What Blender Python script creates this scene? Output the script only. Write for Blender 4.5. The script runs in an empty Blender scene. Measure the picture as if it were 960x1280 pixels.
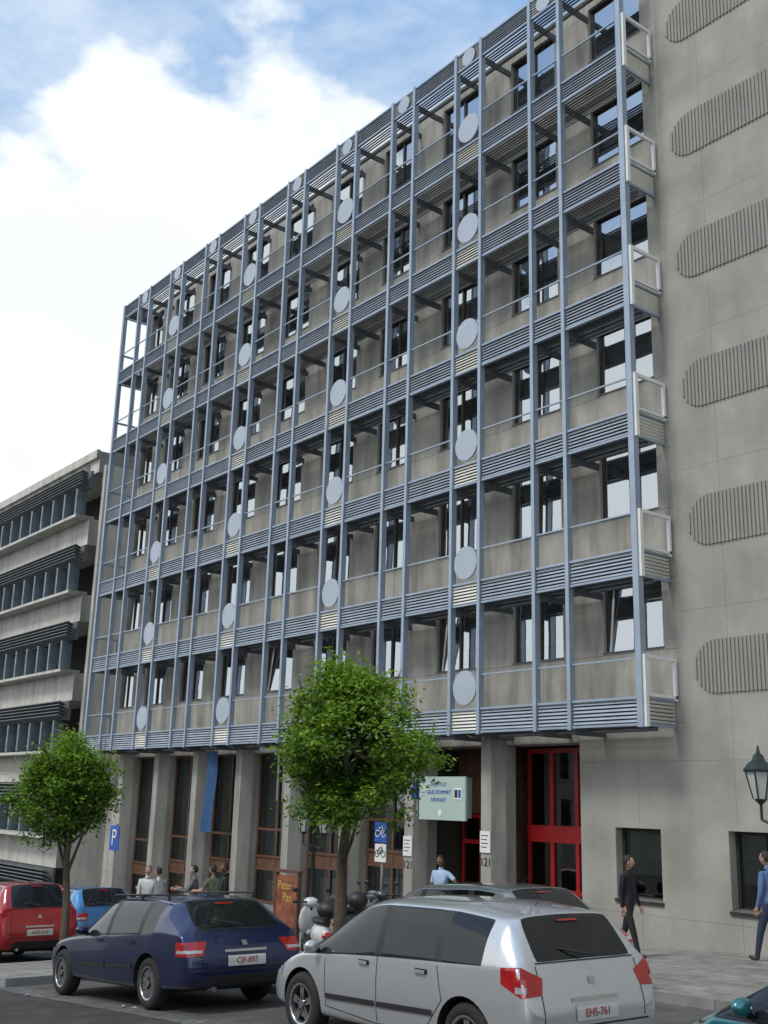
import bpy, bmesh, math, random
from mathutils import Vector, Matrix
from mathutils.bvhtree import BVHTree
from math import sin, cos, pi, radians, atan2, sqrt
random.seed(7)
D=bpy.data; SC=bpy.context.scene; COL=SC.collection
def gz(x):
    x=max(-75,min(25,x))
    return -1.55+.077*x if x<-12 else -2.474+.03*(x+12)
# ---------------------------------------------------------------- helpers
def link(o,parent=None):
    COL.objects.link(o)
    if parent: o.parent=parent
    return o
def empty(name,mat=None):
    e=D.objects.new(name,None); e.empty_display_size=.2; COL.objects.link(e)
    if mat is not None: e.matrix_world=mat
    return e
class MB:
    def __init__(s): s.v=[];s.f=[];s.m=[];s.mats=[];s.sm=[]
    def mi(s,m):
        if m not in s.mats: s.mats.append(m)
        return s.mats.index(m)
    def add(s,vs,fs,m,sm=False):
        b=len(s.v); s.v+= [tuple(v) for v in vs]; k=s.mi(m)
        for f in fs: s.f.append([b+i for i in f]); s.m.append(k); s.sm.append(sm)
    def poly(s,vs,m): s.add(vs,[list(range(len(vs)))],m)
    BF=[(0,3,2,1),(4,5,6,7),(0,1,5,4),(1,2,6,5),(2,3,7,6),(3,0,4,7)]
    def box(s,x0,x1,y0,y1,z0,z1,m):
        if x0>x1:x0,x1=x1,x0
        s.add([(x0,y0,z0),(x1,y0,z0),(x1,y1,z0),(x0,y1,z0),(x0,y0,z1),(x1,y0,z1),(x1,y1,z1),(x0,y1,z1)],s.BF,m)
    def obox(s,c,sz,R,m):
        c=Vector(c);vs=[]
        for (i,j,k) in [(-1,-1,-1),(1,-1,-1),(1,1,-1),(-1,1,-1),(-1,-1,1),(1,-1,1),(1,1,1),(-1,1,1)]:
            vs.append(c+R@Vector((i*sz[0]/2,j*sz[1]/2,k*sz[2]/2)))
        s.add(vs,s.BF,m)
    def cyl(s,p0,p1,r0,r1,m,n=10,caps=True,sm=True):
        p0=Vector(p0);p1=Vector(p1);d=(p1-p0).normalized()
        a=d.orthogonal().normalized();b=d.cross(a);vs=[]
        for p,r in((p0,r0),(p1,r1)):
            for i in range(n):
                t=2*pi*i/n; vs.append(p+a*cos(t)*r+b*sin(t)*r)
        s.add(vs,[(i,(i+1)%n,n+(i+1)%n,n+i) for i in range(n)],m,sm)
        if caps: s.add(vs,[list(range(n))[::-1],list(range(n,2*n))],m)
    def ellip(s,c,r,m,R=None,n=14,k=9):
        c=Vector(c);vs=[];fs=[]
        R=R or Matrix.Identity(3)
        for j in range(k+1):
            ph=pi*j/k
            for i in range(n):
                t=2*pi*i/n
                vs.append(c+R@Vector((r[0]*sin(ph)*cos(t),r[1]*sin(ph)*sin(t),r[2]*cos(ph))))
        for j in range(k):
            for i in range(n): fs.append((j*n+i,(j+1)*n+i,(j+1)*n+(i+1)%n,j*n+(i+1)%n))
        s.add(vs,fs,m,True)
    def lathe(s,c,ax,prof,m,n=24,sm=True):
        c=Vector(c);ax=Vector(ax).normalized();a=ax.orthogonal().normalized();b=ax.cross(a);vs=[];fs=[]
        for (r,h) in prof:
            for i in range(n):
                t=2*pi*i/n; vs.append(c+ax*h+a*cos(t)*r+b*sin(t)*r)
        for j in range(len(prof)-1):
            for i in range(n): fs.append((j*n+i,j*n+(i+1)%n,(j+1)*n+(i+1)%n,(j+1)*n+i))
        s.add(vs,fs,m,sm)
    def obj(s,name,parent=None):
        me=D.meshes.new(name); me.from_pydata(s.v,[],s.f)
        for m in s.mats: me.materials.append(m)
        me.polygons.foreach_set('material_index',s.m); me.polygons.foreach_set('use_smooth',s.sm)
        me.update()
        return link(D.objects.new(name,me),parent)
def RX(a): return Matrix.Rotation(a,3,'X')
def RY(a): return Matrix.Rotation(a,3,'Y')
def RZ(a): return Matrix.Rotation(a,3,'Z')
# ---------------------------------------------------------------- materials
def newmat(name):
    m=D.materials.new(name); m.use_nodes=True; nt=m.node_tree
    return m,nt,nt.nodes['Principled BSDF']
def N(nt,t,**k):
    n=nt.nodes.new(t)
    for a,b in k.items(): setattr(n,a,b)
    return n
def M(name,col,rough=.6,metal=0,var=.15,scale=3,bump=0,bscale=30,coat=0,stretch=(1,1,1),spec=.5):
    m,nt,p=newmat(name); L=nt.links.new
    p.inputs['Roughness'].default_value=rough; p.inputs['Metallic'].default_value=metal
    p.inputs['Coat Weight'].default_value=coat; p.inputs['Coat Roughness'].default_value=.04
    p.inputs['Specular IOR Level'].default_value=spec
    tc=N(nt,'ShaderNodeTexCoord'); mp=N(nt,'ShaderNodeMapping'); mp.inputs['Scale'].default_value=stretch
    L(tc.outputs['Object'],mp.inputs[0])
    nz=N(nt,'ShaderNodeTexNoise'); nz.inputs['Scale'].default_value=scale; nz.inputs['Detail'].default_value=6
    L(mp.outputs[0],nz.inputs['Vector'])
    mx=N(nt,'ShaderNodeMix',data_type='RGBA')
    mx.inputs[6].default_value=[c*(1-var) for c in col]+[1]; mx.inputs[7].default_value=[min(1,c*(1+var)) for c in col]+[1]
    rm=N(nt,'ShaderNodeMapRange'); rm.inputs[1].default_value=.3; rm.inputs[2].default_value=.7
    L(nz.outputs['Fac'],rm.inputs[0]); L(rm.outputs[0],mx.inputs[0]); L(mx.outputs[2],p.inputs['Base Color'])
    if bump:
        n2=N(nt,'ShaderNodeTexNoise'); n2.inputs['Scale'].default_value=bscale; n2.inputs['Detail'].default_value=4
        L(tc.outputs['Object'],n2.inputs['Vector'])
        bp=N(nt,'ShaderNodeBump'); bp.inputs['Strength'].default_value=bump; bp.inputs['Distance'].default_value=.02
        L(n2.outputs['Fac'],bp.inputs['Height']); L(bp.outputs[0],p.inputs['Normal'])
    return m
def surf(name,col,axes='XZ',bw=2.66,bh=1.415,off=0,mortar=.008,mcol=.5,rough=.85,var=.18,streak=.3,bump=.3,offx=0,offz=0,bvar=0,ribs=0,sfreq=3):
    m,nt,p=newmat(name); L=nt.links.new
    p.inputs['Roughness'].default_value=rough; p.inputs['Specular IOR Level'].default_value=.3
    tc=N(nt,'ShaderNodeTexCoord'); sp=N(nt,'ShaderNodeSeparateXYZ'); L(tc.outputs['Object'],sp.inputs[0])
    cb=N(nt,'ShaderNodeCombineXYZ'); L(sp.outputs['X'],cb.inputs[0]); L(sp.outputs['Z' if axes=='XZ' else 'Y'],cb.inputs[1])
    mp=N(nt,'ShaderNodeMapping'); mp.inputs['Location'].default_value=(offx,offz,0); L(cb.outputs[0],mp.inputs[0])
    br=N(nt,'ShaderNodeTexBrick'); br.offset=off; L(mp.outputs[0],br.inputs['Vector'])
    for k,v in (('Scale',1),('Mortar Size',mortar),('Mortar Smooth',.3),('Bias',0),('Brick Width',bw),('Row Height',bh)): br.inputs[k].default_value=v
    br.inputs['Color1'].default_value=(1-bvar,)*3+(1,); br.inputs['Color2'].default_value=(1+bvar,)*3+(1,)
    br.inputs['Mortar'].default_value=(mcol,)*3+(1,)
    n1=N(nt,'ShaderNodeTexNoise'); n1.inputs['Scale'].default_value=.9; n1.inputs['Detail'].default_value=8; n1.inputs['Roughness'].default_value=.65
    L(tc.outputs['Object'],n1.inputs['Vector'])
    m2=N(nt,'ShaderNodeMapping'); m2.inputs['Scale'].default_value=(sfreq,sfreq,.5 if axes=='XZ' else sfreq); L(tc.outputs['Object'],m2.inputs[0])
    n2=N(nt,'ShaderNodeTexNoise'); n2.inputs['Scale'].default_value=1; n2.inputs['Detail'].default_value=6; L(m2.outputs[0],n2.inputs['Vector'])
    r1=N(nt,'ShaderNodeMapRange'); L(n1.outputs['Fac'],r1.inputs[0])
    for i,v in ((1,.3),(2,.7),(3,1-var),(4,1+var)): r1.inputs[i].default_value=v
    r2=N(nt,'ShaderNodeMapRange'); L(n2.outputs['Fac'],r2.inputs[0])
    for i,v in ((1,.3),(2,.6),(3,1-streak),(4,1.03)): r2.inputs[i].default_value=v
    mu=N(nt,'ShaderNodeMath',operation='MULTIPLY'); L(r1.outputs[0],mu.inputs[0]); L(r2.outputs[0],mu.inputs[1])
    v1=N(nt,'ShaderNodeVectorMath',operation='SCALE'); L(br.outputs['Color'],v1.inputs[0]); L(mu.outputs[0],v1.inputs['Scale'])
    v2=N(nt,'ShaderNodeVectorMath',operation='MULTIPLY'); L(v1.outputs[0],v2.inputs[0]); v2.inputs[1].default_value=col
    L(v2.outputs[0],p.inputs['Base Color'])
    n3=N(nt,'ShaderNodeTexNoise'); n3.inputs['Scale'].default_value=45; n3.inputs['Detail'].default_value=3; L(tc.outputs['Object'],n3.inputs['Vector'])
    ad=N(nt,'ShaderNodeMath',operation='SUBTRACT'); L(n3.outputs['Fac'],ad.inputs[0]); L(br.outputs['Fac'],ad.inputs[1])
    bp=N(nt,'ShaderNodeBump'); bp.inputs['Strength'].default_value=bump; bp.inputs['Distance'].default_value=.01
    L(ad.outputs[0],bp.inputs['Height']); L(bp.outputs[0],p.inputs['Normal'])
    return m
def glassmat(name,tint,base=.15,gl=(.9,.95,1)):
    m,nt,p=newmat(name); L=nt.links.new; nt.nodes.remove(p)
    out=nt.nodes['Material Output']
    t=N(nt,'ShaderNodeBsdfTransparent'); t.inputs[0].default_value=tint+(1,)
    g=N(nt,'ShaderNodeBsdfGlossy'); g.inputs[0].default_value=gl+(1,); g.inputs['Roughness'].default_value=.015
    f=N(nt,'ShaderNodeFresnel'); f.inputs[0].default_value=1.6
    tc=N(nt,'ShaderNodeTexCoord'); nz=N(nt,'ShaderNodeTexNoise'); nz.inputs['Scale'].default_value=1.3; L(tc.outputs['Object'],nz.inputs['Vector'])
    bp=N(nt,'ShaderNodeBump'); bp.inputs['Strength'].default_value=.12; bp.inputs['Distance'].default_value=.02; L(nz.outputs['Fac'],bp.inputs['Height']); L(bp.outputs[0],g.inputs['Normal'])
    a=N(nt,'ShaderNodeMath',operation='ADD',use_clamp=True); L(f.outputs[0],a.inputs[0]); a.inputs[1].default_value=base
    mx=N(nt,'ShaderNodeMixShader'); L(a.outputs[0],mx.inputs[0]); L(t.outputs[0],mx.inputs[1]); L(g.outputs[0],mx.inputs[2]); L(mx.outputs[0],out.inputs[0])
    return m
def leafmat(name,col):
    m,nt,p=newmat(name); L=nt.links.new; out=nt.nodes['Material Output']
    p.inputs['Base Color'].default_value=col+(1,); p.inputs['Roughness'].default_value=.5; p.inputs['Specular IOR Level'].default_value=.3
    t=N(nt,'ShaderNodeBsdfTranslucent'); t.inputs[0].default_value=(col[0]*1.5,col[1]*1.5,col[2]*.7,1)
    mx=N(nt,'ShaderNodeMixShader'); mx.inputs[0].default_value=.4; L(p.outputs[0],mx.inputs[1]); L(t.outputs[0],mx.inputs[2]); L(mx.outputs[0],out.inputs[0])
    return m
CONC=surf('facade_concrete',(.385,.37,.335),offx=.85,offz=-.2,var=.17,streak=.38)
CONC2=surf('blank_wall_concrete',(.34,.33,.30),bw=2.2,bh=2.83,offx=1.1,offz=-.9,var=.16,streak=.16,sfreq=1.5,mortar=.006,mcol=.65)
RIB=surf('ribbed_panel',(.29,.285,.265),bw=50,bh=50,mortar=0,bump=.3,var=.1,streak=.05)
CONCL=surf('light_concrete',(.55,.54,.5),bw=3,bh=9,var=.15,streak=.2)
COLC=surf('column_concrete',(.35,.34,.31),bw=30,bh=30,mortar=0,var=.18,streak=.3)
STEEL=M('blue_grey_steel',(.33,.40,.49),.4,.3,.1,2)
STEELD=M('blue_grey_louvre',(.36,.41,.48),.45,.2,.15,2)
SILV=M('silver_louvre',(.8,.79,.72),.4,.2,.1,2)
WHT=M('white_steel',(.8,.8,.78),.4,0,.06,3)
DISC=M('pale_disc',(.40,.45,.53),.4,.05,.05,2)
SHADE=M('band_gap_shade',(.06,.07,.09),.6,0,.1)  # dark sheet added behind the open slats, imitates shade in their gaps
GRATE=M('grating_dark',(.12,.13,.14),.7,0,.2)
FRAME=M('window_frame_dark',(.035,.03,.028),.5,0,.2)
GLASS=glassmat('window_glass',(.65,.68,.7),.5)
GLASSG=glassmat('shopfront_glass',(.5,.5,.5),.1)
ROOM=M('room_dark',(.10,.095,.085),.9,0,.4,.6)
CEIL=M('room_ceiling',(.4,.4,.38),.9,0,.1)
BLIND=M('white_blind',(.8,.8,.78),.8,0,.08,1,stretch=(12,1,1))
BROWN=M('brown_frame',(.12,.06,.035),.5,0,.2)
RED=M('red_paint',(.33,.01,.012),.4,0,.1,coat=.3)
BRICK=surf('dark_brick',(.10,.05,.035),bw=.22,bh=.075,off=.5,mortar=.01,mcol=1.5,bvar=.2)
ASPH=surf('asphalt',(.06,.052,.05),axes='XY',bw=60,bh=60,mortar=0,var=.3,streak=.3,bump=.6,rough=.85)
ASPH2=surf('parking_asphalt',(.11,.105,.10),axes='XY',bw=60,bh=60,mortar=0,var=.3,streak=.3,bump=.6)
SETT=surf('stone_setts',(.16,.155,.145),axes='XY',bw=.16,bh=.11,off=.5,mortar=.012,mcol=.35,bvar=.2)
PAVE=surf('paving_slabs',(.27,.26,.24),axes='XY',bw=.6,bh=.3,off=.5,mortar=.01,mcol=.5,bvar=.12)
KERB=surf('kerb_stone',(.26,.26,.25),axes='XY',bw=1,bh=9,mortar=.01,bvar=.1)
GRND=M('ground_earth',(.12,.12,.1),.9,0,.3,.3)
BLACK=M('black_plastic',(.02,.02,.022),.5,0,.1)
RUB=M('rubber',(.02,.02,.02),.85,0,.2)
CHROME=M('alloy',(.55,.56,.58),.25,.9,.05)
CGLASS=M('car_glass',(.012,.014,.016),.04,0,.1,spec=.5,coat=.0)
TAIL=M('tail_lamp_red',(.36,.01,.012),.15,0,.2,20,coat=1)
HEADL=M('clear_lamp',(.5,.5,.52),.1,.3,.1,20,coat=1)
PLATE=M('number_plate',(.6,.6,.57),.4,0,.06)
PRED=M('plate_red',(.4,.02,.02),.5,0,.05)
BLUEP=M('sign_blue',(.02,.09,.42),.4,0,.05)
WP=M('sign_white',(.78,.78,.76),.4,0,.04)
GALV=M('galvanised',(.35,.36,.37),.45,.6,.15)
LGREEN=M('lamp_dark_green',(.02,.035,.03),.4,.2,.2)
LGLASS=M('lantern_glass',(.5,.52,.5),.2,0,.1)
BARK=M('bark',(.09,.07,.05),.9,0,.35,8,bump=1,bscale=25,stretch=(1,1,.2))
# ---------------------------------------------------------------- world
SUN=Vector((-.1,-1,0)).normalized(); EL=radians(52)
W=D.worlds.new('World'); SC.world=W; W.use_nodes=True; nt=W.node_tree; L=nt.links.new
bg=nt.nodes['Background']; bg.inputs[1].default_value=.135
sky=N(nt,'ShaderNodeTexSky',sky_type='NISHITA'); sky.sun_disc=False; sky.sun_elevation=EL; sky.sun_rotation=atan2(SUN.x,SUN.y); sky.air_density=1.0; sky.dust_density=1.0
tc=N(nt,'ShaderNodeTexCoord'); sp=N(nt,'ShaderNodeSeparateXYZ'); L(tc.outputs['Generated'],sp.inputs[0])
mp=N(nt,'ShaderNodeMapping'); mp.inputs['Scale'].default_value=(1,1,1.7); mp.inputs['Location'].default_value=(.3,.15,.4); L(tc.outputs['Generated'],mp.inputs[0])
nz=N(nt,'ShaderNodeTexNoise'); nz.inputs['Scale'].default_value=3.2; nz.inputs['Detail'].default_value=12; nz.inputs['Roughness'].default_value=.52; L(mp.outputs[0],nz.inputs['Vector'])
ma=N(nt,'ShaderNodeMath',operation='MULTIPLY_ADD'); L(sp.outputs['Z'],ma.inputs[0]); ma.inputs[1].default_value=-2.4; ma.inputs[2].default_value=1.36
mb=N(nt,'ShaderNodeMath',operation='MULTIPLY_ADD'); L(nz.outputs['Fac'],mb.inputs[0]); mb.inputs[1].default_value=2.2; mb.inputs[2].default_value=-1.1
mc=N(nt,'ShaderNodeMath',operation='ADD'); L(ma.outputs[0],mc.inputs[0]); L(mb.outputs[0],mc.inputs[1])
mr=N(nt,'ShaderNodeMapRange',interpolation_type='SMOOTHSTEP'); L(mc.outputs[0],mr.inputs[0]); mr.inputs[1].default_value=-.05; mr.inputs[2].default_value=.15
mp2=N(nt,'ShaderNodeMapping'); mp2.inputs['Scale'].default_value=(1,1.6,3.5); L(tc.outputs['Generated'],mp2.inputs[0])
nz2=N(nt,'ShaderNodeTexNoise'); nz2.inputs['Scale'].default_value=3; nz2.inputs['Detail'].default_value=9; nz2.inputs['Roughness'].default_value=.62; L(mp2.outputs[0],nz2.inputs['Vector'])
mr2=N(nt,'ShaderNodeMapRange'); L(nz2.outputs['Fac'],mr2.inputs[0]); mr2.inputs[1].default_value=.4; mr2.inputs[2].default_value=.75; mr2.inputs[4].default_value=.75
mmx=N(nt,'ShaderNodeMath',operation='MAXIMUM'); L(mr.outputs[0],mmx.inputs[0]); L(mr2.outputs[0],mmx.inputs[1])
hz=N(nt,'ShaderNodeMix',data_type='RGBA'); hz.inputs[0].default_value=.65; L(sky.outputs[0],hz.inputs[6]); hz.inputs[7].default_value=(2.9,4.8,7.6,1)
nz3=N(nt,'ShaderNodeTexNoise'); nz3.inputs['Scale'].default_value=2.2; nz3.inputs['Detail'].default_value=6; L(mp.outputs[0],nz3.inputs['Vector'])
cr=N(nt,'ShaderNodeMix',data_type='RGBA'); L(nz3.outputs['Fac'],cr.inputs[0]); cr.inputs[6].default_value=(6.0,6.7,7.3,1); cr.inputs[7].default_value=(9.2,9.3,9.1,1)
fx=N(nt,'ShaderNodeMix',data_type='RGBA'); L(mmx.outputs[0],fx.inputs[0]); L(hz.outputs[2],fx.inputs[6]); L(cr.outputs[2],fx.inputs[7]); L(fx.outputs[2],bg.inputs[0])
sl=D.lights.new('sun','SUN'); sl.energy=2.0; sl.angle=radians(14); sl.color=(1,.95,.86); so=D.objects.new('sun',sl); COL.objects.link(so)
sv=Vector((SUN.x*cos(EL),SUN.y*cos(EL),sin(EL))); so.rotation_euler=sv.to_track_quat('Z','Y').to_euler()
# ---------------------------------------------------------------- camera
cd=D.cameras.new('camera'); cam=D.objects.new('camera',cd); COL.objects.link(cam); SC.camera=cam
cd.sensor_fit='VERTICAL'; cd.sensor_height=36; cd.lens=38.59; cd.clip_end=6000; cd.clip_start=.05
th=radians(14.8); hd=Vector((-.791,.6115,0)).normalized()
Rr=Vector((hd.y,-hd.x,0)); F=hd*cos(th)+Vector((0,0,sin(th))); U=Rr.cross(F); s_,c_=.027,.99964
Xc=Rr*c_+U*s_; Yc=-Rr*s_+U*c_
m4=Matrix.Identity(4)
for i,v in enumerate((Xc,Yc,-F)):
    for j in range(3): m4[j][i]=v[j]
cam.matrix_world=m4
SC.view_settings.view_transform='Standard'
try: SC.view_settings.look='None'
except: pass
# ---------------------------------------------------------------- ground
def strip(name,x0,x1,y0,y1,top,mat,thick=0,parent=None):
    xs=sorted(set([x0,x1]+[x for x in(-75,-12,25) if x0<x<x1])); b=MB()
    for a,c in zip(xs,xs[1:]):
        za,zc=gz(a)+top,gz(c)+top
        if thick: b.add([(a,y0,za-thick),(c,y0,zc-thick),(c,y1,zc-thick),(a,y1,za-thick),(a,y0,za),(c,y0,zc),(c,y1,zc),(a,y1,za)],MB.BF,mat)
        else: b.poly([(a,y0,za),(c,y0,zc),(c,y1,zc),(a,y1,za)],mat)
    return b.obj(name,parent)
strip('ground',-3000,3000,-3000,3000,-.012,GRND)
strip('road',-200,60,-7,6.55,-.004,ASPH)
strip('parking_lane',-75,60,6.9,12.35,-.003,ASPH2)
strip('gutter',-200,60,6.55,6.9,.001,SETT)
strip('pavement',-200,60,12.5,19.9,.12,PAVE,.2)
strip('kerb',-200,60,12.35,12.5,.124,KERB,.2)
strip('pavement',-200,60,-14,-7.15,.12,PAVE,.2)
strip('kerb',-200,60,-7.15,-7,.124,KERB,.2)
strip('tree_island',-21.6,-18.3,6.95,9.9,.12,PAVE,.2)
strip('kerb',-21.6,-18.15,6.8,6.95,.124,KERB,.2)
b=MB(); b.box(-18.3,-18.15,6.95,9.9,gz(-18.2)-.1,gz(-18.2)+.126,KERB); b.obj('kerb')
strip('tree_island',-14.1,-12.3,9.0,10.3,.10,SETT,.2)
b=MB(); b.cyl((-12.5,4.6,gz(-12.5)-.02),(-12.5,4.6,gz(-12.5)+.004),.33,.33,GRATE,28); b.obj('manhole_cover')
b=MB(); rp=random.Random(3)
for (x,y) in ((-13.9,6.75),(-13.4,6.7),(-16.5,6.5),(-15.2,6.2),(-17.3,14.6),(-12.0,14.8),(-11.2,13.6)):
    z=gz(x)+(.125 if y>12 else .006)
    pts=[(x+rp.uniform(-.09,.09),y+rp.uniform(-.06,.06),z+rp.uniform(0,.05)) for _ in range(5)]
    b.add(pts,[(0,1,2),(0,2,3),(0,3,4)],WHT)
b.obj('paper_litter')
# ---------------------------------------------------------------- office building
P_=2.66; PC=[-15.58-P_*i for i in range(9)]; HW=.475
WC=[-14.32-2.645*i for i in range(9)]+[-37.85]; WW=[1.52]*9+[1.2]
GY=16.5; WY=17.5; X1=-13.34; X0=-38.7
def zb(n): return 1.5+2.83*n
OB=empty('office_building')
def wall_front(b,x0,x1,z0,z1,ops,mat,y=WY,dep=.28):
    xs=sorted(set([x0,x1]+[v for o in ops for v in o[:2]])); zs=sorted(set([z0,z1]+[v for o in ops for v in o[2:4]]))
    for a,c in zip(xs,xs[1:]):
        for e,f in zip(zs,zs[1:]):
            mx,mz=(a+c)/2,(e+f)/2
            if any(o[0]<mx<o[1] and o[2]<mz<o[3] for o in ops): continue
            b.poly([(a,y,e),(c,y,e),(c,y,f),(a,y,f)],mat)
    for o in ops:
        a,c,e,f=o[:4]; d=y+dep
        b.poly([(a,y,e),(a,d,e),(a,d,f),(a,y,f)],mat); b.poly([(c,y,e),(c,y,f),(c,d,f),(c,d,e)],mat)
        b.poly([(a,y,e),(c,y,e),(c,d,e),(a,d,e)],mat); b.poly([(a,y,f),(a,d,f),(c,d,f),(c,y,f)],mat)
ops=[]
for n in range(6):
    for c,w in zip(WC,WW): ops.append((c-w/2,c+w/2,zb(n)+1.56,zb(n)+3.1-.03))
b=MB()
wall_front(b,-38.5,-13.15,1.5,19.0,ops,CONC)
gops=[(-14.9,-13.8,-1.68,-.36),(-12.3,-11.1,-1.7,-.34),(-9.2,-8,-1.6,-.3),(-6,-4.8,-1.4,-.2)]
wall_front(b,-13.15,9,1.5,20.2,[],CONC2)
wall_front(b,-15.8,9,-3.2,1.5,gops,CONC2)
b.poly([(-15.8,WY,-3.2),(-15.8,WY,1.3),(-15.8,19.6,1.3),(-15.8,19.6,-3.2)],CONC2)
wall_front(b,-38.5,-37.15,-5,1.5,[],CONC); b.poly([(-37.15,WY,-5),(-37.15,WY,1.3),(-37.15,18.3,1.3),(-37.15,18.3,-5)],CONC)
b.box(-13.15,9,WY+.4,32,20.0,20.19,CONC2)
b.box(-38.5,-13.16,17.52,32,18.99,19.12,CONC)
b.box(-38.49,-38.3,17.52,32,-6,18.98,CONC); b.box(-38.3,9,31.8,32,-6,18.98,CONC); b.box(8.8,9,17.52,31.8,-5,20,CONC)
b.box(-37.14,-15.81,17.52,19.6,1.3,1.49,COLC)
b.obj('walls',OB)
b=MB()
LITE=M('ceiling_lamp_panel',(.8,.8,.75),.5,0,.02)
for n in range(6):
    b.box(-38.3,-13.0,WY+.45,22.2,zb(n)+3.12,zb(n)+3.3,CEIL)
    for i in range(18): b.box(-37.5+i*1.35,-37.3+i*1.35,WY+.7,WY+2.0,zb(n)+3.08,zb(n)+3.115,LITE)
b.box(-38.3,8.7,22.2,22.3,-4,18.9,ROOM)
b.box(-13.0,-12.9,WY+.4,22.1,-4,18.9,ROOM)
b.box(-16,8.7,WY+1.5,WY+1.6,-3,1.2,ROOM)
b.obj('interior',OB)
fr=MB(); gl=MB(); bl=MB()
def window(a,c,e,f,y,mull=True,blind=None,tilt=False,g=GLASS):
    t=.055; d0,d1=y,y+.08
    fr.box(a,a+t,d0,d1,e,f,FRAME); fr.box(c-t,c,d0,d1,e,f,FRAME); fr.box(a+t,c-t,d0,d1,e,e+t,FRAME); fr.box(a+t,c-t,d0,d1,f-t,f,FRAME)
    xm=a+(c-a)*.5; cells=[(a+t,c-t)]
    if mull:
        fr.box(xm-.03,xm+.03,d0-.01,d1,e+t,f-t,FRAME); cells=[(a+t,xm-.03),(xm+.03,c-t)]
    for k,(p,q) in enumerate(cells):
        dy=random.uniform(-.006,.006); dz=random.uniform(-.002,.03)
        if tilt and k==0: dz=.16
        gl.poly([(p,y+.03-dy,e+t),(q,y+.03+dy,e+t),(q,y+.03+dy+dz,f-t),(p,y+.03-dy+dz,f-t)],g)
        if tilt and k==0:
            for (u,v) in ((p,p+.05),(q-.05,q)):
                fr.add([(u,y+.02,e+t),(v,y+.02,e+t),(v,y+.06,e+t),(u,y+.06,e+t),(u,y+.18,f-t),(v,y+.18,f-t),(v,y+.22,f-t),(u,y+.22,f-t)],MB.BF,WHT)
        if blind and random.random()<blind:
            r=random.choice((.3,.45,.6,1,1)); bl.box(p,q,y+.24,y+.25,f-t-(f-e-2*t)*r,f-t,BLIND)
    if blind and random.random()<.45: bl.box(a+t,c-t,y+.12,y+.15,e+.42,e+.46,WP)
    fr.box(a-.02,c+.02,y-.11,y+.0,e+.004,e+.03,GRATE)
for n in range(6):
    for i,(c,w) in enumerate(zip(WC,WW)):
        window(c-w/2,c+w/2,zb(n)+1.56,zb(n)+3.07,WY+.09,blind=.6,tilt=(n,i) in ((0,0),(0,2),(0,5)))
BG=M('office_blind_green',(.24,.32,.3),.6,0,.1,1,stretch=(1,1,12))
for o in gops:
    window(o[0],o[1],o[2],o[3],WY+.2,mull=False,g=GLASSG); bl.box(o[0]+.07,o[1]-.07,WY+.3,WY+.31,o[2]+.45,o[3]-.07,BG)
    fr.box(o[0]-.03,o[1]+.03,WY-.04,WY-.003,o[2]-.06,o[2]+.0,FRAME)
fr.obj('window_frames',OB); gl.obj('window_panes',OB); bl.obj('blinds',OB)
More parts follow.
